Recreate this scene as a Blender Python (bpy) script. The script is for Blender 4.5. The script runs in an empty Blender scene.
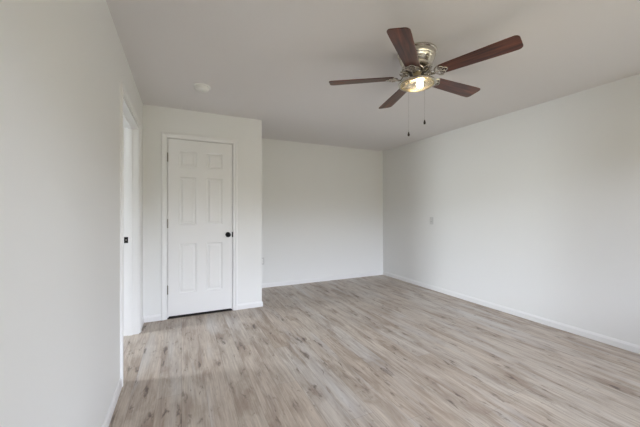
import bpy, bmesh, math
from mathutils import Vector, Matrix
C = bpy.context.scene
COL = C.collection
R = math.radians

# ------------------------------------------------------------------ camera
YAW = 0.4392
CAM_H = 1.2308
cam = bpy.data.objects.new('camera', bpy.data.cameras.new('camera'))
COL.objects.link(cam)
cam.location = (0, 0, CAM_H)
cam.rotation_euler = (R(90), 0, -YAW)
cam.data.sensor_fit = 'HORIZONTAL'
cam.data.sensor_width = 36.0
cam.data.lens = 294.99 / 640 * 36.0
cam.data.shift_y = (212.37 - 213.5) / 640
cam.data.clip_start = 0.02
C.camera = cam

# room numbers (metres; x right, y away from the windows)
H = 2.44
XL, XR = -0.3901, 3.6134
YD, YB, Y0 = 3.8217, 4.7561, -0.75
XC = 0.953
HX = -3.6            # far side of the hall
DY0, DY1, DZ = 2.535, 3.50, 2.09       # doorway in the left wall
CX0, CX1, CZ = -0.146, 0.581, 2.088    # closet opening

# ------------------------------------------------------------------ world + light
SKY_UP = (0.85, 0.905, 1.03)
SKY_STR = 9.0
GROUND = (0.27, 0.25, 0.18)
GROUND_STR = 7.4
w = bpy.data.worlds.new('daylight')
C.world = w
w.use_nodes = True
nt = w.node_tree
nt.nodes.clear()
N = nt.nodes.new
L = nt.links.new
out = N('ShaderNodeOutputWorld'); bg = N('ShaderNodeBackground')
tc = N('ShaderNodeTexCoord'); sep = N('ShaderNodeSeparateXYZ')
mr = N('ShaderNodeMapRange'); mix = N('ShaderNodeMix'); mix.data_type = 'RGBA'
mr.inputs['From Min'].default_value = 0.07
mr.inputs['From Max'].default_value = 0.15
mix.inputs['A'].default_value = (*[c * GROUND_STR for c in GROUND], 1)
fall = N('ShaderNodeMapRange')                       # overcast sky, brightest low over the horizon
fall.inputs['From Min'].default_value = 0.15; fall.inputs['From Max'].default_value = 0.8
fall.inputs['To Min'].default_value = 1.22 * SKY_STR; fall.inputs['To Max'].default_value = 0.85 * SKY_STR
sc = N('ShaderNodeVectorMath'); sc.operation = 'SCALE'; sc.inputs[0].default_value = SKY_UP
L(sep.outputs['Z'], fall.inputs['Value']); L(fall.outputs['Result'], sc.inputs['Scale']); L(sc.outputs[0], mix.inputs['B'])
L(tc.outputs['Generated'], sep.inputs[0]); L(sep.outputs['Z'], mr.inputs['Value'])
L(mr.outputs['Result'], mix.inputs['Factor']); L(mix.outputs['Result'], bg.inputs['Color'])
L(bg.outputs[0], out.inputs[0])

def area(name, loc, rot, sx, sy, power, color, portal=False, spread=180):
    l = bpy.data.lights.new(name, 'AREA')
    l.shape = 'RECTANGLE'; l.size = sx; l.size_y = sy
    l.energy = power; l.color = color
    l.spread = R(spread)
    l.cycles.is_portal = portal
    o = bpy.data.objects.new(name, l); COL.objects.link(o)
    o.location = loc; o.rotation_euler = rot
    return o

WINS = [(0.35, 1.55), (2.05, 3.25)]     # windows behind the camera
WZ0, WZ1 = 0.62, 2.06
SW0, SW1 = -0.20, 0.30                 # unseen window added in the right wall to brighten left wall and floor
for a, b in WINS:
    area('window_daylight', ((a + b) / 2, Y0 - 0.10, (WZ0 + WZ1) / 2), (R(90), 0, 0), b - a, WZ1 - WZ0, 1, (1, 1, 1), True)
area('window_daylight', (XR + 0.10, (SW0 + SW1) / 2, (WZ0 + WZ1) / 2), (0, R(90), 0), WZ1 - WZ0, SW1 - SW0, 1, (1, 1, 1), True)  # portal for the added side window
# unseen area light added behind the hall for the floor's shadow edge
area('added_hall_light', (HX - 0.16, 3.36, 1.62), (0, R(-90), 0), 1.3, 0.6, 38, (0.86, 0.94, 1.0), False, 150)

C.view_settings.view_transform = 'Standard'
C.view_settings.look = 'None'
C.view_settings.exposure = 1.03
C.view_settings.gamma = 1.0
C.view_settings.use_curve_mapping = False

# ------------------------------------------------------------------ materials
def mat(name, color, rough=0.5, metal=0.0, bump=None, spec=0.5, **kw):
    m = bpy.data.materials.new(name); m.use_nodes = True
    nt = m.node_tree; b = nt.nodes['Principled BSDF']
    b.inputs['Base Color'].default_value = (*color, 1)
    b.inputs['Roughness'].default_value = rough
    b.inputs['Metallic'].default_value = metal
    b.inputs['Specular IOR Level'].default_value = spec
    if bump:
        scale, strength, dist = bump
        t = nt.nodes.new('ShaderNodeTexCoord'); n = nt.nodes.new('ShaderNodeTexNoise'); bp = nt.nodes.new('ShaderNodeBump')
        n.inputs['Scale'].default_value = scale; n.inputs['Detail'].default_value = 4
        bp.inputs['Strength'].default_value = strength; bp.inputs['Distance'].default_value = dist
        nt.links.new(t.outputs['Object'], n.inputs['Vector']); nt.links.new(n.outputs['Fac'], bp.inputs['Height'])
        nt.links.new(bp.outputs['Normal'], b.inputs['Normal'])
    return m

M_WALL = mat('wall_paint', (0.82, 0.825, 0.812), 0.6, bump=(60, 0.12, 0.002), spec=0.3)
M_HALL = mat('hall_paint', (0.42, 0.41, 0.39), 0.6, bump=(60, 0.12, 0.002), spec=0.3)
M_CEIL = mat('ceiling_paint', (0.79, 0.77, 0.765), 0.85, bump=(45, 0.2, 0.003), spec=0.2)
M_TRIM = mat('trim_paint', (0.835, 0.835, 0.83), 0.38, bump=(20, 0.03, 0.001))
M_DOOR = mat('door_paint', (0.815, 0.815, 0.805), 0.42, bump=(30, 0.03, 0.001))
M_BLACK = mat('matte_black_metal', (0.006, 0.006, 0.007), 0.5, 0.0, bump=(80, 0.02, 0.001), spec=0.15)
M_DARKMETAL = mat('dark_bronze', (0.10, 0.085, 0.07), 0.35, 1.0, bump=(90, 0.05, 0.001))
M_GAP_SHADE = mat('painted_gap_shade', (0.015, 0.012, 0.011), 0.8, bump=(90, 0.05, 0.001))  # near-black colour that paints the shade under the closet door
M_NICKEL = mat('aged_nickel', (0.33, 0.31, 0.28), 0.34, 1.0, bump=(90, 0.05, 0.001))
M_BRONZE = mat('pewter_bracket', (0.55, 0.51, 0.45), 0.22, 1.0, bump=(120, 0.15, 0.001))
M_BRUSH = mat('brushed_nickel', (0.66, 0.62, 0.55), 0.22, 1.0, bump=(70, 0.04, 0.001))
_b = M_BRUSH.node_tree.nodes['Principled BSDF']; _b.inputs['Anisotropic'].default_value = 0.75
_t = M_BRUSH.node_tree.nodes.new('ShaderNodeTangent'); _t.direction_type = 'RADIAL'; _t.axis = 'Z'
M_BRUSH.node_tree.links.new(_t.outputs[0], _b.inputs['Tangent'])
M_BRASS = mat('brushed_brass', (0.60, 0.50, 0.30), 0.28, 1.0, bump=(70, 0.04, 0.001))
M_PLASTIC = mat('white_plastic', (0.86, 0.86, 0.84), 0.35, bump=(40, 0.02, 0.001))
M_PLATE = mat('light_grey_plastic', (0.66, 0.66, 0.65), 0.35, bump=(40, 0.02, 0.001))
M_GREY = mat('grey_plastic', (0.35, 0.35, 0.34), 0.5, bump=(40, 0.02, 0.001))
M_GRASS = mat('lawn', (0.10, 0.13, 0.05), 0.9, bump=(8, 0.5, 0.02))

def floor_material():
    m = bpy.data.materials.new('greige_vinyl_planks'); m.use_nodes = True
    nt = m.node_tree; N = nt.nodes.new; L = nt.links.new
    b = nt.nodes['Principled BSDF']
    PW, PL = 0.152, 1.22
    def math_(op, a, bv=None, c=None):
        n = N('ShaderNodeMath'); n.operation = op
        for i, v in enumerate((a, bv, c)):
            if v is None: continue
            if isinstance(v, (int, float)): n.inputs[i].default_value = v
            else: L(v, n.inputs[i])
        return n.outputs[0]
    tc = N('ShaderNodeTexCoord'); sp = N('ShaderNodeSeparateXYZ'); L(tc.outputs['Object'], sp.inputs[0])
    x = math_('DIVIDE', math_('ADD', sp.outputs['X'], 10.03), PW)
    row = math_('FLOOR', x); fx = math_('FRACT', x)
    wn = N('ShaderNodeTexWhiteNoise'); wn.noise_dimensions = '1D'; L(row, wn.inputs['W'])
    y = math_('ADD', math_('DIVIDE', math_('ADD', sp.outputs['Y'], 20), PL), math_('MULTIPLY', wn.outputs['Value'], 3.7))
    col = math_('FLOOR', y); fy = math_('FRACT', y)
    cb = N('ShaderNodeCombineXYZ'); L(row, cb.inputs[0]); L(col, cb.inputs[1])
    wn2 = N('ShaderNodeTexWhiteNoise'); wn2.noise_dimensions = '2D'; L(cb.outputs[0], wn2.inputs['Vector'])
    # grain coordinates, shifted per plank
    def grain(sx, sy, scale, detail, rough, dist=0.0, off=31.0):
        gx = math_('ADD', math_('MULTIPLY', sp.outputs['X'], sx), math_('MULTIPLY', wn.outputs['Value'], off))
        gy = math_('ADD', math_('MULTIPLY', sp.outputs['Y'], sy), math_('MULTIPLY', row, 3.17))
        c = N('ShaderNodeCombineXYZ'); L(gx, c.inputs[0]); L(gy, c.inputs[1]); L(math_('MULTIPLY', wn.outputs['Value'], 17.0), c.inputs[2])
        n = N('ShaderNodeTexNoise'); n.inputs['Scale'].default_value = scale
        n.inputs['Detail'].default_value = detail; n.inputs['Roughness'].default_value = rough
        n.inputs['Distortion'].default_value = dist
        L(c.outputs[0], n.inputs['Vector'])
        return n.outputs['Fac']
    def rng(v, a, b_, c=0.0, d=1.0):
        r = N('ShaderNodeMapRange'); r.inputs['From Min'].default_value = a; r.inputs['From Max'].default_value = b_
        r.inputs['To Min'].default_value = c; r.inputs['To Max'].default_value = d; L(v, r.inputs['Value']); return r.outputs['Result']
    def mixc(f, a, c, mode='MIX'):
        n = N('ShaderNodeMix'); n.data_type = 'RGBA'; n.blend_type = mode
        for k, v in (('Factor', f), ('A', a), ('B', c)):
            if isinstance(v, tuple): n.inputs[k].default_value = (*v, 1)
            elif isinstance(v, (int, float)): n.inputs[k].default_value = v
            else: L(v, n.inputs[k])
        return n.outputs['Result']
    ramp = N('ShaderNodeValToRGB'); L(wn2.outputs['Value'], ramp.inputs[0])
    cr = ramp.color_ramp
    cr.elements[0].position = 0.0; cr.elements[0].color = (0.535, 0.458, 0.375, 1)
    cr.elements[1].position = 1.0; cr.elements[1].color = (0.61, 0.57, 0.515, 1)
    for p_, c_ in ((0.25, (0.59, 0.515, 0.435)), (0.5, (0.60, 0.54, 0.465)), (0.75, (0.57, 0.503, 0.425))):
        e = cr.elements.new(p_); e.color = (*c_, 1)
    broad = grain(8.0, 2.0, 1.0, 5, 0.62, 0.6)
    fine = grain(85, 3.5, 1.0, 5, 0.68, 0.4)
    c1 = mixc(rng(broad, 0.35, 0.57, 0.70, 0.0), ramp.outputs[0], (0.26, 0.18, 0.125))
    c2 = mixc(rng(fine, 0.32, 0.66, 0.55, 0.0), c1, (0.22, 0.17, 0.14))
    # grey-blue bleached streaks
    bl = grain(7.0, 0.9, 1.0, 2, 0.5, 0.2, 57.0)
    c3 = mixc(rng(bl, 0.54, 0.70, 0.0, 0.5), c2, (0.57, 0.56, 0.55))
    # knots and dark cracks
    kn = grain(24, 6.5, 1.0, 4, 0.65, 0.5, 83.0)
    kn = math_('ADD', kn, math_('MULTIPLY', math_('SUBTRACT', 0.48, broad), 0.35))
    c4 = mixc(rng(kn, 0.585, 0.72, 0.0, 0.85), c3, (0.10, 0.070, 0.055))
    # joints
    ex = math_('MINIMUM', fx, math_('SUBTRACT', 1.0, fx)); ey = math_('MINIMUM', fy, math_('SUBTRACT', 1.0, fy))
    jx = rng(ex, 0.004, 0.012, 1.0, 0.0); jy = rng(ey, 0.0005, 0.0016, 1.0, 0.0)
    j = math_('MAXIMUM', jx, jy)
    c5 = mixc(math_('MULTIPLY', j, 0.35), c4, (0.10, 0.075, 0.06))
    L(c5, b.inputs['Base Color'])
    b.inputs['Roughness'].default_value = 0.42
    L(rng(fine, 0.3, 0.7, 0.50, 0.38), b.inputs['Roughness'])
    b.inputs['Specular IOR Level'].default_value = 0.5
    bp = N('ShaderNodeBump'); bp.inputs['Strength'].default_value = 0.25; bp.inputs['Distance'].default_value = 0.0012
    L(math_('SUBTRACT', fine, j), bp.inputs['Height']); L(bp.outputs['Normal'], b.inputs['Normal'])
    return m
M_FLOOR = floor_material()

def wood_material():
    m = bpy.data.materials.new('walnut_blade'); m.use_nodes = True
    nt = m.node_tree; N = nt.nodes.new; L = nt.links.new; b = nt.nodes['Principled BSDF']
    tc = N('ShaderNodeTexCoord'); mp = N('ShaderNodeMapping'); n = N('ShaderNodeTexNoise'); r = N('ShaderNodeValToRGB')
    mp.inputs['Scale'].default_value = (2.5, 34, 8)
    n.inputs['Scale'].default_value = 1.0; n.inputs['Detail'].default_value = 5; n.inputs['Distortion'].default_value = 0.8
    L(tc.outputs['Object'], mp.inputs[0]); L(mp.outputs[0], n.inputs['Vector']); L(n.outputs['Fac'], r.inputs[0])
    r.color_ramp.elements[0].position = 0.3; r.color_ramp.elements[0].color = (0.020, 0.006, 0.004, 1)
    r.color_ramp.elements[1].position = 0.72; r.color_ramp.elements[1].color = (0.19, 0.052, 0.024, 1)
    L(r.outputs[0], b.inputs['Base Color'])
    b.inputs['Roughness'].default_value = 0.3
    return m
M_WOOD = wood_material()

def glass_pane(name, rough, a):
    m = bpy.data.materials.new(name); m.use_nodes = True
    nt = m.node_tree; nt.nodes.clear(); N = nt.nodes.new; L = nt.links.new
    o = N('ShaderNodeOutputMaterial'); t = N('ShaderNodeBsdfTransparent'); g = N('ShaderNodeBsdfGlossy'); mx = N('ShaderNodeMixShader')
    lw = N('ShaderNodeFresnel'); lw.inputs['IOR'].default_value = 1.45
    g.inputs['Roughness'].default_value = rough
    L(lw.outputs[0], mx.inputs[0]); L(t.outputs[0], mx.inputs[1]); L(g.outputs[0], mx.inputs[2])
    if a > 0:
        tr = N('ShaderNodeBsdfTranslucent'); tr.inputs['Color'].default_value = (0.95, 0.90, 0.78, 1)
        df = N('ShaderNodeBsdfDiffuse'); df.inputs['Color'].default_value = (0.9, 0.86, 0.75, 1)
        m1 = N('ShaderNodeMixShader'); m1.inputs[0].default_value = 0.5
        L(tr.outputs[0], m1.inputs[1]); L(df.outputs[0], m1.inputs[2])
        m2 = N('ShaderNodeMixShader'); m2.inputs[0].default_value = a
        L(mx.outputs[0], m2.inputs[1]); L(m1.outputs[0], m2.inputs[2]); L(m2.outputs[0], o.inputs[0])
    else:
        L(mx.outputs[0], o.inputs[0])
    return m
M_PANE = glass_pane('clear_window_glass', 0.0, 0)
M_BOWL = glass_pane('clear_bowl_glass', 0.08, 0.07)

def emit(name, color, s):
    m = bpy.data.materials.new(name); m.use_nodes = True
    b = m.node_tree.nodes['Principled BSDF']
    b.inputs['Base Color'].default_value = (0.9, 0.9, 0.9, 1)
    b.inputs['Emission Color'].default_value = (*color, 1); b.inputs['Emission Strength'].default_value = s
    return m
M_BULB = emit('lit_bulb', (1.0, 0.86, 0.62), 14.0)

# ------------------------------------------------------------------ helpers
def obj(name, bm, m, parent=None, smooth=False, kind=None):
    bmesh.ops.recalc_face_normals(bm, faces=bm.faces)
    me = bpy.data.meshes.new(name); bm.to_mesh(me); bm.free()
    me.materials.append(m)
    if smooth:
        for p in me.polygons: p.use_smooth = True
        me.set_sharp_from_angle(angle=R(40))
    o = bpy.data.objects.new(name, me); COL.objects.link(o)
    if parent: o.parent = parent
    if kind: o['kind'] = kind
    return o
def struct(name, bm, m, parent=None, smooth=False):
    return obj(name, bm, m, parent, smooth, None if parent else 'structure')
def tag(o, label, cat, group=None):
    o['label'] = label; o['category'] = cat
    if group: o['group'] = group
    return o
def thing(name, label, cat, loc):
    o = bpy.data.objects.new(name, None); COL.objects.link(o); o.location = loc
    return tag(o, label, cat)
def box(bm, x0, x1, y0, y1, z0, z1, bevel=0.0):
    r = bmesh.ops.create_cube(bm, size=1.0, matrix=Matrix.Translation(((x0 + x1) / 2, (y0 + y1) / 2, (z0 + z1) / 2)) @ Matrix.Diagonal((x1 - x0, y1 - y0, z1 - z0, 1)))
    if bevel:
        es = {e for v in r['verts'] for e in v.link_edges}
        bmesh.ops.bevel(bm, geom=list(es), offset=bevel, segments=2, affect='EDGES', profile=0.5)
    return bm
def B(*a, **k): return box(bmesh.new(), *a, **k)
def lathe(prof, seg=48, axis='Z', loc=(0, 0, 0), bm=None):
    bm = bm or bmesh.new(); rings = []
    for r, h in prof:
        ring = []
        for i in range(1 if r < 1e-6 else seg):
            a = 2 * math.pi * i / seg
            p = {'Z': (r * math.cos(a), r * math.sin(a), h), 'Y': (r * math.cos(a), h, r * math.sin(a)), 'X': (h, r * math.cos(a), r * math.sin(a))}[axis]
            ring.append(bm.verts.new(Vector(p) + Vector(loc)))
        rings.append(ring)
    for a, b in zip(rings, rings[1:]):
        n = max(len(a), len(b))
        for i in range(n):
            f = [a[i % len(a)], a[(i + 1) % len(a)], b[(i + 1) % len(b)], b[i % len(b)]]
            f = list(dict.fromkeys(f))
            if len(f) > 2: bm.faces.new(f)
    return bm
def tube(bm, pts, rad, seg=8, flat=1.0, closed=False):
    pts = [Vector(p) for p in pts]; n = len(pts); rings = []
    for i, p in enumerate(pts):
        a = pts[(i - 1) % n] if closed or i > 0 else p; b = pts[(i + 1) % n] if closed or i < n - 1 else p
        t = (b - a).normalized(); up = Vector((0, 0, 1)) if abs(t.z) < 0.9 else Vector((1, 0, 0))
        s = t.cross(up).normalized(); u = s.cross(t)
        r = rad[i] if isinstance(rad, (list, tuple)) else rad
        rings.append([bm.verts.new(p + s * r * math.cos(2 * math.pi * k / seg) + u * r * flat * math.sin(2 * math.pi * k / seg)) for k in range(seg)])
    m = n if closed else n - 1
    for i in range(m):
        a, b = rings[i], rings[(i + 1) % n]
        for k in range(seg): bm.faces.new((a[k], a[(k + 1) % seg], b[(k + 1) % seg], b[k]))
    if not closed:
        bm.faces.new(rings[0]); bm.faces.new(rings[-1])
    return bm
def sweep(path, prof, to3, closed_ends=True):
    """mitred trim: path 2-D corner points, prof (outward offset, thickness); to3(a, b, t) -> point"""
    bm = bmesh.new(); rings = []
    P = [Vector(p) for p in path]
    for i, p in enumerate(P):
        d1 = (P[i] - P[i - 1]).normalized() if i > 0 else None
        d2 = (P[i + 1] - P[i]).normalized() if i < len(P) - 1 else None
        n1 = Vector((-d1.y, d1.x)) if d1 else None; n2 = Vector((-d2.y, d2.x)) if d2 else None
        if n1 and n2:
            n = (n1 + n2); n = n / n.dot(n1)
        else: n = n1 or n2
        rings.append([bm.verts.new(to3(p.x + n.x * u, p.y + n.y * u, t)) for u, t in prof])
    k = len(prof)
    for a, b in zip(rings, rings[1:]):
        for i in range(k): bm.faces.new((a[i], a[(i + 1) % k], b[(i + 1) % k], b[i]))
    bm.faces.new(rings[0]); bm.faces.new(rings[-1])
    return bm

# ------------------------------------------------------------------ shell
T = 0.13
struct('floor', B(HX - 0.1, XR + T, Y0 - T, YB + T, -0.12, 0), M_FLOOR)
struct('ceiling', B(HX - 0.1, XR + T, Y0 - T, YB + T, H, H + 0.12), M_CEIL)
bm = bmesh.new()
box(bm, XR, XR + T, Y0 - T, SW0, 0, H); box(bm, XR, XR + T, SW1, YB + T, 0, H)
box(bm, XR, XR + T, SW0, SW1, 0, WZ0); box(bm, XR, XR + T, SW0, SW1, WZ1, H)
struct('wall_right', bm, M_WALL)
bm = bmesh.new(); f = 0.035
box(bm, XR + 0.04, XR + T, SW0, SW0 + f, WZ0, WZ1); box(bm, XR + 0.04, XR + T, SW1 - f, SW1, WZ0, WZ1)
box(bm, XR + 0.04, XR + T, SW0 + f, SW1 - f, WZ0, WZ0 + f); box(bm, XR + 0.04, XR + T, SW0 + f, SW1 - f, WZ1 - f, WZ1)
box(bm, XR + 0.05, XR + T - 0.01, SW0 + f, SW1 - f, 1.32, 1.36)
wf = struct('window_4', bm, M_TRIM)  # added out-of-view window, lets extra sky light onto the left wall
struct('pane', B(XR + 0.074, XR + 0.078, SW0 + f, SW1 - f, WZ0 + f, WZ1 - f), M_PANE, wf)
struct('wall_far', B(XL - T, XR, YB, YB + T, 0, H), M_WALL)
bm = bmesh.new()
box(bm, XL - T, XL, Y0 - T, DY0, 0, H); box(bm, XL - T, XL, DY1, YB, 0, H); box(bm, XL - T, XL, DY0, DY1, DZ, H)
struct('wall_left', bm, M_WALL)
bm = bmesh.new()
box(bm, XL, CX0 - 0.016, YD, YD + 0.10, 0, H); box(bm, CX1 + 0.016, XC, YD, YD + 0.10, 0, H)
box(bm, CX0 - 0.016, CX1 + 0.016, YD, YD + 0.10, CZ + 0.016, H)
box(bm, XC - 0.10, XC, YD + 0.10, YB, 0, H)
struct('wall_closet', bm, M_WALL)
# wall behind the camera with two windows
bm = bmesh.new()
xs = [XL] + [v for w_ in WINS for v in w_] + [XR]
for i in range(0, len(xs), 2): box(bm, xs[i], xs[i + 1], Y0 - T, Y0, 0, H)
for a, b in WINS:
    box(bm, a, b, Y0 - T, Y0, 0, WZ0); box(bm, a, b, Y0 - T, Y0, WZ1, H)
struct('wall_back', bm, M_WALL)
for k, (a, b) in enumerate(WINS):
    bm = bmesh.new(); f = 0.035; zm = (WZ0 + WZ1) / 2
    box(bm, a, a + f, Y0 - T, Y0 - 0.04, WZ0, WZ1); box(bm, b - f, b, Y0 - T, Y0 - 0.04, WZ0, WZ1)
    box(bm, a + f, b - f, Y0 - T, Y0 - 0.04, WZ0, WZ0 + f); box(bm, a + f, b - f, Y0 - T, Y0 - 0.04, WZ1 - f, WZ1)
    box(bm, a + f, b - f, Y0 - T + 0.01, Y0 - 0.05, zm - 0.02, zm + 0.02)
    wf = struct('window_%d' % (k + 1), bm, M_TRIM)
    struct('pane', B(a + f, b - f, Y0 - 0.078, Y0 - 0.074, WZ0 + f, WZ1 - f), M_PANE, wf)
# the hall beyond the doorway
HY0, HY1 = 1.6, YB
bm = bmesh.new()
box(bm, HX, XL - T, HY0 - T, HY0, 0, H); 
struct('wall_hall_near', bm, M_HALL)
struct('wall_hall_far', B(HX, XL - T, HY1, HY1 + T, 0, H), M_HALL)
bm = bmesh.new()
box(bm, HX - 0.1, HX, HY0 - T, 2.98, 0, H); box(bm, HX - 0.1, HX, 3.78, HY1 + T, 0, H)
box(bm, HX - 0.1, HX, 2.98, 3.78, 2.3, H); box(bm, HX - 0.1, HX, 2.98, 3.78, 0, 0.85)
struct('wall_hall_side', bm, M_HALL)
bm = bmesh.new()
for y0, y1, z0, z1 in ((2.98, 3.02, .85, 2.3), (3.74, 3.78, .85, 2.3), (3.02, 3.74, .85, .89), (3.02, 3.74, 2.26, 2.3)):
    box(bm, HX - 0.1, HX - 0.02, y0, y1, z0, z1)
wf = struct('window_3', bm, M_TRIM)  # unseen opening added and placed for the hall area light
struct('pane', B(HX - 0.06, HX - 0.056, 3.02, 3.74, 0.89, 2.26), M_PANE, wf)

# ------------------------------------------------------------------ baseboards
BH, BT = 0.068, 0.012
BP = [(0, 0), (0, BT), (BH - 0.018, BT), (BH - 0.012, BT - 0.003), (BH - 0.004, 0.006), (BH, 0.004), (BH, 0)]
def baseboard(name, p0, p1, n, parent=None):
    """p0, p1 floor points, n = normal out of the wall; a list of points mitres round corners"""
    bm = bmesh.new(); pts = [p0] + (p1 if isinstance(p1, list) else [p1]); ns = n if isinstance(n, list) else [n]
    rings = []
    for i, p in enumerate(pts):
        a = Vector(ns[max(i - 1, 0)]); b = Vector(ns[min(i, len(ns) - 1)])
        d = a if i == 0 or i == len(pts) - 1 and len(ns) < len(pts) - 0 and a == b else (a + b)
        if i == 0: d = Vector(ns[0])
        elif i == len(pts) - 1: d = Vector(ns[-1])
        rings.append([bm.verts.new((p[0] + d.x * t, p[1] + d.y * t, z)) for z, t in BP])
    for a, b in zip(rings, rings[1:]):
        for i in range(len(BP)): bm.faces.new((a[i], a[(i + 1) % len(BP)], b[(i + 1) % len(BP)], b[i]))
    bm.faces.new(rings[0]); bm.faces.new(rings[-1])
    return struct(name, bm, M_TRIM, parent)
CAS = 0.055
baseboard('baseboard_left', (XL, Y0), (XL, DY0 - 0.006 - CAS), (1, 0))
baseboard('baseboard_left', (XL, DY1 + 0.006 + CAS), (XL, YD), (1, 0))
baseboard('baseboard_closet', (XL, YD), (CX0 - 0.006 - CAS, YD), (0, -1))
baseboard('baseboard_closet', (CX1 + 0.006 + CAS, YD), [(XC, YD), (XC, YB)], [(0, -1), (1, 0)])
baseboard('baseboard_far', (XC, YB), (XR, YB), (0, -1))
baseboard('baseboard_right', (XR, Y0), (XR, YB), (-1, 0))
baseboard('baseboard_back', (XL, Y0), (XR, Y0), (0, 1))

# ------------------------------------------------------------------ casings
CP = [(0.006, 0), (0.006, 0.009), (0.012, 0.011), (0.030, 0.012), (0.036, 0.016), (0.055, 0.017), (0.061, 0.014), (0.061, 0)]
def jamb(bm, a0, a1, z1, d0, d1, th, to):
    for q in ((a0 - th, a0, 0, z1 + th), (a1, a1 + th, 0, z1 + th), (a0, a1, z1, z1 + th)):
        box(bm, *to(q[0], q[1], d0, d1), q[2], q[3])
# closet: path runs up the left, over, down the right, outward normal to its left
t1 = struct('trim_1', sweep([(CX0, 0), (CX0, CZ), (CX1, CZ), (CX1, 0)], CP, lambda a, b, t: (a, YD - t, b)), M_TRIM)
bm = bmesh.new(); jamb(bm, CX0, CX1, CZ, YD, YD + 0.10, 0.016, lambda a, b, c, d: (a, b, c, d))
box(bm, CX0, CX0 + 0.011, YD + 0.037, YD + 0.07, 0, CZ); box(bm, CX1 - 0.011, CX1, YD + 0.037, YD + 0.07, 0, CZ)
box(bm, CX0 + 0.011, CX1 - 0.011, YD + 0.037, YD + 0.07, CZ - 0.011, CZ)
struct('jamb', bm, M_TRIM, t1)
JT = 0.016
t2 = struct('trim_2', sweep([(DY0, 0), (DY0, DZ), (DY1, DZ), (DY1, 0)], CP, lambda a, b, t: (XL + t, a, b)), M_TRIM)
bm = bmesh.new()
xa, xb = XL - T, XL
for q in ((DY0, DY0 + JT, 0, DZ), (DY1 - JT, DY1, 0, DZ), (DY0 + JT, DY1 - JT, DZ - JT, DZ)):
    box(bm, xa, xb, q[0], q[1], q[2], q[3])
S0, S1 = xa + 0.040, xa + 0.075      # door stop
for q in ((DY0 + JT, DY0 + JT + .011, 0, DZ - JT), (DY1 - JT - .011, DY1 - JT, 0, DZ - JT), (DY0 + JT + .011, DY1 - JT - .011, DZ - JT - .011, DZ - JT)):
    box(bm, S0, S1, q[0], q[1], q[2], q[3])
struct('jamb', bm, M_TRIM, t2)
hallc = struct('trim_3', sweep([(DY0, 0), (DY0, DZ), (DY1, DZ), (DY1, 0)], CP, lambda a, b, t: (XL - T - t, a, b)), M_TRIM)
bm = bmesh.new(); jy = DY1 - JT
box(bm, xa + 0.004, xa + 0.038, jy - 0.002, jy, 0.925, 0.985)
sp_ = struct('strike_plate', bm, M_BLACK, t2)
struct('latch_hole', B(xa + 0.016, xa + 0.027, jy - 0.0028, jy - 0.0021, 0.948, 0.962), M_NICKEL, sp_)

# ------------------------------------------------------------------ panel doors
def panel_door(W, z0, z1, panels, th=0.035):
    """slab in local x 0..W, front at y=0 facing -y, back at y=th"""
    bm = bmesh.new()
    xs = sorted({0.0, W} | {p[0] for p in panels} | {p[1] for p in panels})
    zs = sorted({z0, z1} | {p[2] for p in panels} | {p[3] for p in panels})
    for side in (0, 1):
        yf = 0 if side == 0 else th; s = 1 if side == 0 else -1
        for x0, x1 in zip(xs, xs[1:]):
            for a, b in zip(zs, zs[1:]):
                mx, mz = (x0 + x1) / 2, (a + b) / 2
                pan = any(p[0] < mx < p[1] and p[2] < mz < p[3] for p in panels)
                prev = [bm.verts.new(v) for v in ((x0, yf, a), (x1, yf, a), (x1, yf, b), (x0, yf, b))]
                if pan:
                    for ins, dep in ((0.006, 0.007), (0.012, 0.009), (0.020, 0.009), (0.040, 0.003)):
                        y = yf + s * dep
                        cur = [bm.verts.new(v) for v in ((x0 + ins, y, a + ins), (x1 - ins, y, a + ins), (x1 - ins, y, b - ins), (x0 + ins, y, b - ins))]
                        for i in range(4): bm.faces.new((prev[i], prev[(i + 1) % 4], cur[(i + 1) % 4], cur[i]))
                        prev = cur
                bm.faces.new(prev)
    for q in (((0, 0, z0), (0, th, z0), (0, th, z1), (0, 0, z1)), ((W, 0, z0), (W, th, z0), (W, th, z1), (W, 0, z1)),
              ((0, 0, z0), (W, 0, z0), (W, th, z0), (0, th, z0)), ((0, 0, z1), (W, 0, z1), (W, th, z1), (0, th, z1))):
        bm.faces.new([bm.verts.new(v) for v in q])
    bmesh.ops.remove_doubles(bm, verts=bm.verts, dist=1e-5)
    return bm
def knob_bm(x, y, z, s):
    """round knob, s=-1 sticks out towards -y"""
    prof = [(0, 0), (0.031, 0), (0.031, 0.004), (0.028, 0.007), (0.013, 0.009), (0.011, 0.022), (0.013, 0.030), (0.022, 0.034),
            (0.0275, 0.042), (0.0285, 0.050), (0.025, 0.058), (0.016, 0.063), (0, 0.0645)]
    return lathe([(r, s * h) for r, h in prof], 32, 'Y', (x, y, z))
DX0, DW = -0.1415, 0.7185
pz = [(1.765, 1.950), (1.085, 1.645), (0.283, 0.862)]
px = [(0.1195, 0.303), (0.4175, 0.601)]
FY = YD + 0.0015
door = struct('door_1', panel_door(DW, 0.028, CZ - 0.005, [(a, b, c, d) for a, b in px for c, d in pz]), M_DOOR)
door.location = (DX0, FY, 0)
struct('door_knob', knob_bm(0.526 - DX0, 0, 0.954, -1), M_BLACK, door, True)
struct('latch_plate', B(DW - 0.004, DW + 0.0025, -0.0012, 0.028, 0.925, 0.983), M_BLACK, door)
struct('strike_plate', B(CX1 - DX0 - 0.003, CX1 - DX0 + 0.0065, -0.0125, 0.020, 0.920, 0.988, bevel=0.002), M_BLACK, t1).location = (DX0, FY, 0)
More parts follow.
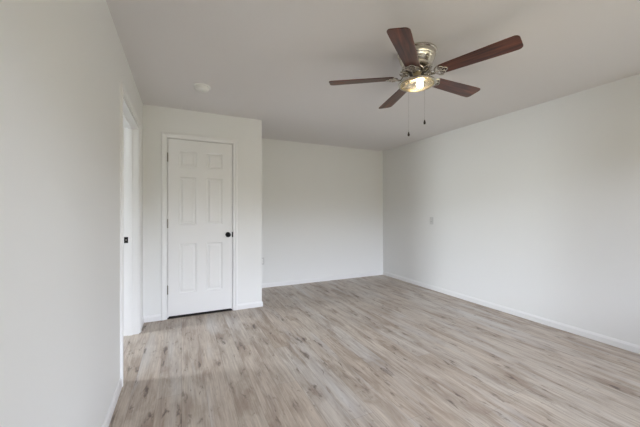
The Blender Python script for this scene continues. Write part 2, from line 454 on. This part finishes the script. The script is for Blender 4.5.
for z in (1.865, 1.10, 0.335):
    bm = bmesh.new()
    for k in range(5): lathe([(0, -.0095), (.0062, -.0095), (.0062, .0095), (0, .0095)], 14, 'Z', (-0.0025, -0.0060, z - 0.04 + k * 0.02), bm)
    lathe([(0, -.003), (.0045, -.002), (.0045, .002), (0, .003)], 12, 'Z', (-0.0025, -0.0060, z + 0.0525), bm)
    box(bm, -0.0035, -0.0015, -0.003, 0.026, z - 0.05, z + 0.05)
    struct('hinge', bm, M_NICKEL, door, True)
# bedroom door, swung open into the hall against its near jamb
struct('door_gap_shade', B(CX0, CX1, YD + 0.004, YD + 0.085, 0, 0.006), M_GAP_SHADE)  # painted shade: dark strip that blackens the gap under the closet door
W2 = DY1 - DY0 - 2 * JT - 0.006
p2 = [(.12, W2 / 2 - .055), (W2 / 2 + .055, W2 - .12)]
door2 = struct('door_2', panel_door(W2, 0.015, DZ - JT - 0.004, [(a, b, c, d) for a, b in p2 for c, d in pz]), M_DOOR)
door2.location = (XL - T - 0.024, DY0 + 0.008, 0); door2.rotation_euler = (0, 0, R(188))
for s, y in ((-1, 0), (1, 0.035)):
    struct('door_knob', knob_bm(W2 - 0.065, y, 0.954, s), M_BLACK, door2, True)

# ------------------------------------------------------------------ smoke detector
sd = thing('smoke_detector', 'round white smoke detector on the ceiling in front of the closet', 'smoke detector', (0.180, 3.05, H))
obj('base_plate', lathe([(0, 0), (.078, 0), (.078, -.009), (.074, -.012), (0, -.012)], 48), M_PLASTIC, sd, True)
obj('vented_cover', lathe([(.058, -.012), (.058, -.016), (.061, -.017), (.061, -.024), (.056, -.034), (.044, -.040), (.018, -.042), (0, -.042)], 48), M_PLASTIC, sd, True)
obj('test_button', lathe([(.010, -.0405), (.010, -.044), (0, -.0445)], 20, 'Z', (0.022, -0.012, 0)), M_PLASTIC, sd, True)

# ------------------------------------------------------------------ switch plate and outlet
sw = thing('light_switch', 'white toggle light switch plate on the right wall', 'light switch', (XR, 3.502, 1.098))
obj('cover_plate', B(-0.006, 0, -0.036, 0.036, -0.058, 0.058, bevel=0.0025), M_PLATE, sw)
bm = bmesh.new(); box(bm, -0.0075, -0.005, -0.006, 0.006, -0.0125, 0.0125)
obj('toggle_slot', bm, M_GREY, sw)
bm = B(-0.012, 0.010, -0.005, 0.005, -0.006, 0.006, bevel=0.0012)
bmesh.ops.rotate(bm, verts=bm.verts, matrix=Matrix.Rotation(R(32), 3, 'Y')); bmesh.ops.translate(bm, verts=bm.verts, vec=(-0.010, 0, 0.005))
obj('toggle', bm, M_PLASTIC, sw)
for z in (-0.042, 0.042): obj('screw', lathe([(.0, -.0072), (.003, -.0068), (.003, -.005)], 12, 'X', (0, 0, z)), M_PLASTIC, sw)

ol = thing('electrical_outlet', 'white electrical outlet low on the far wall, half hidden behind the closet corner', 'outlet', (1.19, YB, 0.435))
obj('cover_plate', B(-0.036, 0.036, -0.006, 0, -0.058, 0.058, bevel=0.0025), M_PLATE, ol)
for z in (-0.0195, 0.0195):
    r_ = obj('socket', lathe([(0, -.0082), (.015, -.0082), (.0165, -.0072), (.0165, -.005)], 24, 'Y', (0, 0, z)), M_PLASTIC, ol, True)
    bm = bmesh.new()
    box(bm, -.0075, -.0055, -.0088, -.007, z - .002, z + .006); box(bm, .0055, .0075, -.0088, -.007, z - .002, z + .006)
    obj('slot', bm, M_GREY, r_)

# ------------------------------------------------------------------ ceiling fan
FX, FYc = 1.608, 1.703
fan = thing('ceiling_fan', 'five-blade walnut ceiling fan with nickel housing and lit glass bowl', 'ceiling fan', (FX, FYc, H))
obj('motor_housing', lathe([(q_, w_ * 0.84) for q_, w_ in [(0, 0), (.128, 0), (.138, -.003), (.1435, -.009), (.1435, -.018), (.139, -.024), (.132, -.027), (.131, -.031), (.134, -.034), (.133, -.048),
     (.128, -.068), (.1255, -.070), (.125, -.073), (.1265, -.075), (.119, -.096), (.1165, -.098), (.1155, -.101), (.1165, -.103), (.106, -.120), (.101, -.127), (.101, -.131), (.108, -.134),
     (.112, -.139), (.112, -.152), (.106, -.157), (0, -.157)]], 64), M_BRUSH, fan, True)
obj('rotor_hub', lathe([(0, -.130), (.078, -.130), (.084, -.134), (.084, -.143), (.070, -.148), (.045, -.151), (0, -.151)], 48), M_DARKMETAL, fan, True)
obj('switch_housing', lathe([(0, -.149), (.034, -.149), (.036, -.156), (.030, -.162), (.028, -.200), (.030, -.210), (.036, -.214), (0, -.214)], 40), M_BRASS, fan, True)
obj('light_pan', lathe([(0, -.210), (.040, -.212), (.070, -.217), (.105, -.226), (.132, -.234), (.138, -.239), (.138, -.245), (.132, -.249), (.122, -.247),
     (.119, -.241), (.095, -.232), (.060, -.224), (0, -.221)], 64), M_BRUSH, fan, True)
bowl = obj('glass_bowl', lathe([(.118, -.245), (.111, -.253), (.095, -.261), (.075, -.267), (.050, -.271), (.025, -.273), (0, -.2735)], 56), M_BOWL, fan, True)
fin = obj('bowl_rim', lathe([(.117, -.243), (.123, -.246), (.122, -.251), (.115, -.251), (.113, -.246), (.117, -.243)], 56), M_BRASS, fan, True)
cr_ = Vector((math.cos(YAW), -math.sin(YAW), 0))
b0 = cr_ * 0.022
obj('light_bulb', lathe([(0, -.212), (.014, -.212), (.015, -.222), (.022, -.230), (.0255, -.240), (.0255, -.250), (.021, -.259), (.011, -.2645), (0, -.266)], 28, 'Z', tuple(b0)), M_BULB, fan, True)

def blade_bm():
    bm = bmesh.new(); n = 10
    out_ = []
    r0, r1 = 0.172, 0.665
    def hw(x):
        t = (x - r0) / (r1 - r0); return 0.052 + 0.016 * min(1, t * 1.15)
    pts = []
    c = 0.030
    for i in range(n + 1):
        x = r0 + (r1 - c - r0) * i / n
        pts.append((x, hw(x)))
    hwE = hw(r1)
    for k in range(1, 7):
        a = k / 6 * math.pi / 2
        pts.append((r1 - c + c * math.sin(a), hwE - c + c * math.cos(a)))
    c0 = 0.018
    st = [(r0 + c0 - c0 * math.cos(k / 4 * math.pi / 2), hw(r0) - c0 + c0 * math.sin(k / 4 * math.pi / 2)) for k in range(4)]
    pts = st + pts[1:]
    loop = pts + [(x, -y) for x, y in reversed(pts)]
    f = bm.faces.new([bm.verts.new((x, y, -0.003)) for x, y in loop])
    r = bmesh.ops.extrude_face_region(bm, geom=[f])
    bmesh.ops.translate(bm, verts=[v for v in r['geom'] if isinstance(v, bmesh.types.BMVert)], vec=(0, 0, 0.006))
    return bm
def ring(bm, cx, cy, r, z, rad, seg=22, a0=0, a1=360, ry=None):
    full = a1 - a0 >= 360; n = seg
    pts = [(cx + r * math.cos(R(a0 + (a1 - a0) * i / n)), cy + (ry or r) * math.sin(R(a0 + (a1 - a0) * i / n)), z) for i in range(n if full else n + 1)]
    tube(bm, pts, rad, 7, 0.8, full)
def iron_bm(pitch):
    """ornate open-work bracket from the hub (r .085) to the blade root; blade frame tilted by pitch about x"""
    bm = bmesh.new()
    zb = -0.009
    # open-work plate under the blade root
    ring(bm, 0.206, 0.0, 0.019, zb, 0.0042)
    ring(bm, 0.186, 0.026, 0.017, zb, 0.0038)
    ring(bm, 0.186, -0.026, 0.017, zb, 0.0038)
    ring(bm, 0.178, 0.0, 0.036, zb, 0.0058, 26, 85, 275, 0.051)
    for x, y in ((0.206, 0), (0.186, 0.026), (0.186, -0.026)): lathe([(0, -.006), (.006, -.004), (.007, .002), (0, .003)], 14, 'Z', (x, y, zb), bm)
    bmesh.ops.rotate(bm, verts=bm.verts, matrix=Matrix.Rotation(pitch, 3, 'X'))
    # arm
    tube(bm, [(.070, 0, .046), (.084, 0, .042), (.096, 0, .026), (.107, 0, .002), (.119, 0, -.014), (.134, 0, -.016), (.155, 0, -.010), (.188, 0, -.010)],
         [.014, .013, .012, .011, .011, .011, .011, .006], 10, 0.55)
    # scrolls either side of the hub end
    for s in (-1, 1):
        tube(bm, [(.090 + .032 * math.cos(t) * (1 - .06 * t), s * (.032 + .026 * math.sin(t) * (1 - .06 * t)), .036 - .018 * math.sin(t * .5)) for t in [i * .40 for i in range(17)]],
             [.0056 - .00014 * i for i in range(17)], 8)
    return bm
PITCH = R(-11)
ZB = 2.25 - H
bmesh_blade = None
blade0 = obj('blade', blade_bm(), M_WOOD, fan)
m_ = blade0.modifiers.new('bevel', 'BEVEL'); m_.width = 0.0015; m_.segments = 2; m_.limit_method = 'ANGLE'
iron0 = obj('blade_iron', iron_bm(0), M_BRONZE, blade0, True)
blades = [blade0]
for i in range(1, 5):
    c = blade0.copy(); COL.objects.link(c); c.parent = fan
    d = iron0.copy(); COL.objects.link(d); d.parent = c
    blades.append(c)
for i, b in enumerate(blades):
    b.matrix_local = Matrix.Translation((0, 0, ZB)) @ Matrix.Rotation(R(-70.27 - 72 * i), 4, 'Z') @ Matrix.Rotation(PITCH, 4, 'X')

M_FOB = mat('dark_fob', (.03, .02, .015), .4, bump=(60, .03, .001))
def chain(dx, z_end):
    base = cr_ * dx + Vector((math.sin(YAW), math.cos(YAW), 0)) * -0.02
    base = cr_ * dx + Vector((math.sin(YAW), math.cos(YAW), 0)) * -math.sqrt(0.1405 ** 2 - dx * dx)
    z0 = -.240; bm = bmesh.new(); z = z0
    tube(bm, [(base.x * .97, base.y * .97, z0), (base.x, base.y, z0 - .004), (base.x, base.y, z_end - H)], 0.0004, 6)
    while z > z_end - H + 0.004:
        bmesh.ops.create_icosphere(bm, subdivisions=1, radius=0.0010, matrix=Matrix.Translation((base.x, base.y, z))); z -= 0.0045
    c = obj('pull_chain', bm, M_NICKEL, fan, True)
    obj('fob', lathe([(0, 0), (.003, -.001), (.0045, -.008), (.0075, -.018), (.008, -.024), (.0055, -.031), (0, -.033)], 20, 'Z', (base.x, base.y, z_end - H)), M_FOB, c, True)
chain(-0.094, 1.81)
chain(0.008, 1.885)

# the bulb's own light
l = bpy.data.lights.new('bulb_light', 'POINT'); l.energy = 1.2; l.color = (1.0, 0.82, 0.58); l.shadow_soft_size = 0.03
o = bpy.data.objects.new('bulb_light', l); COL.objects.link(o); o.location = (FX + b0.x, FYc + b0.y, H - 0.295)
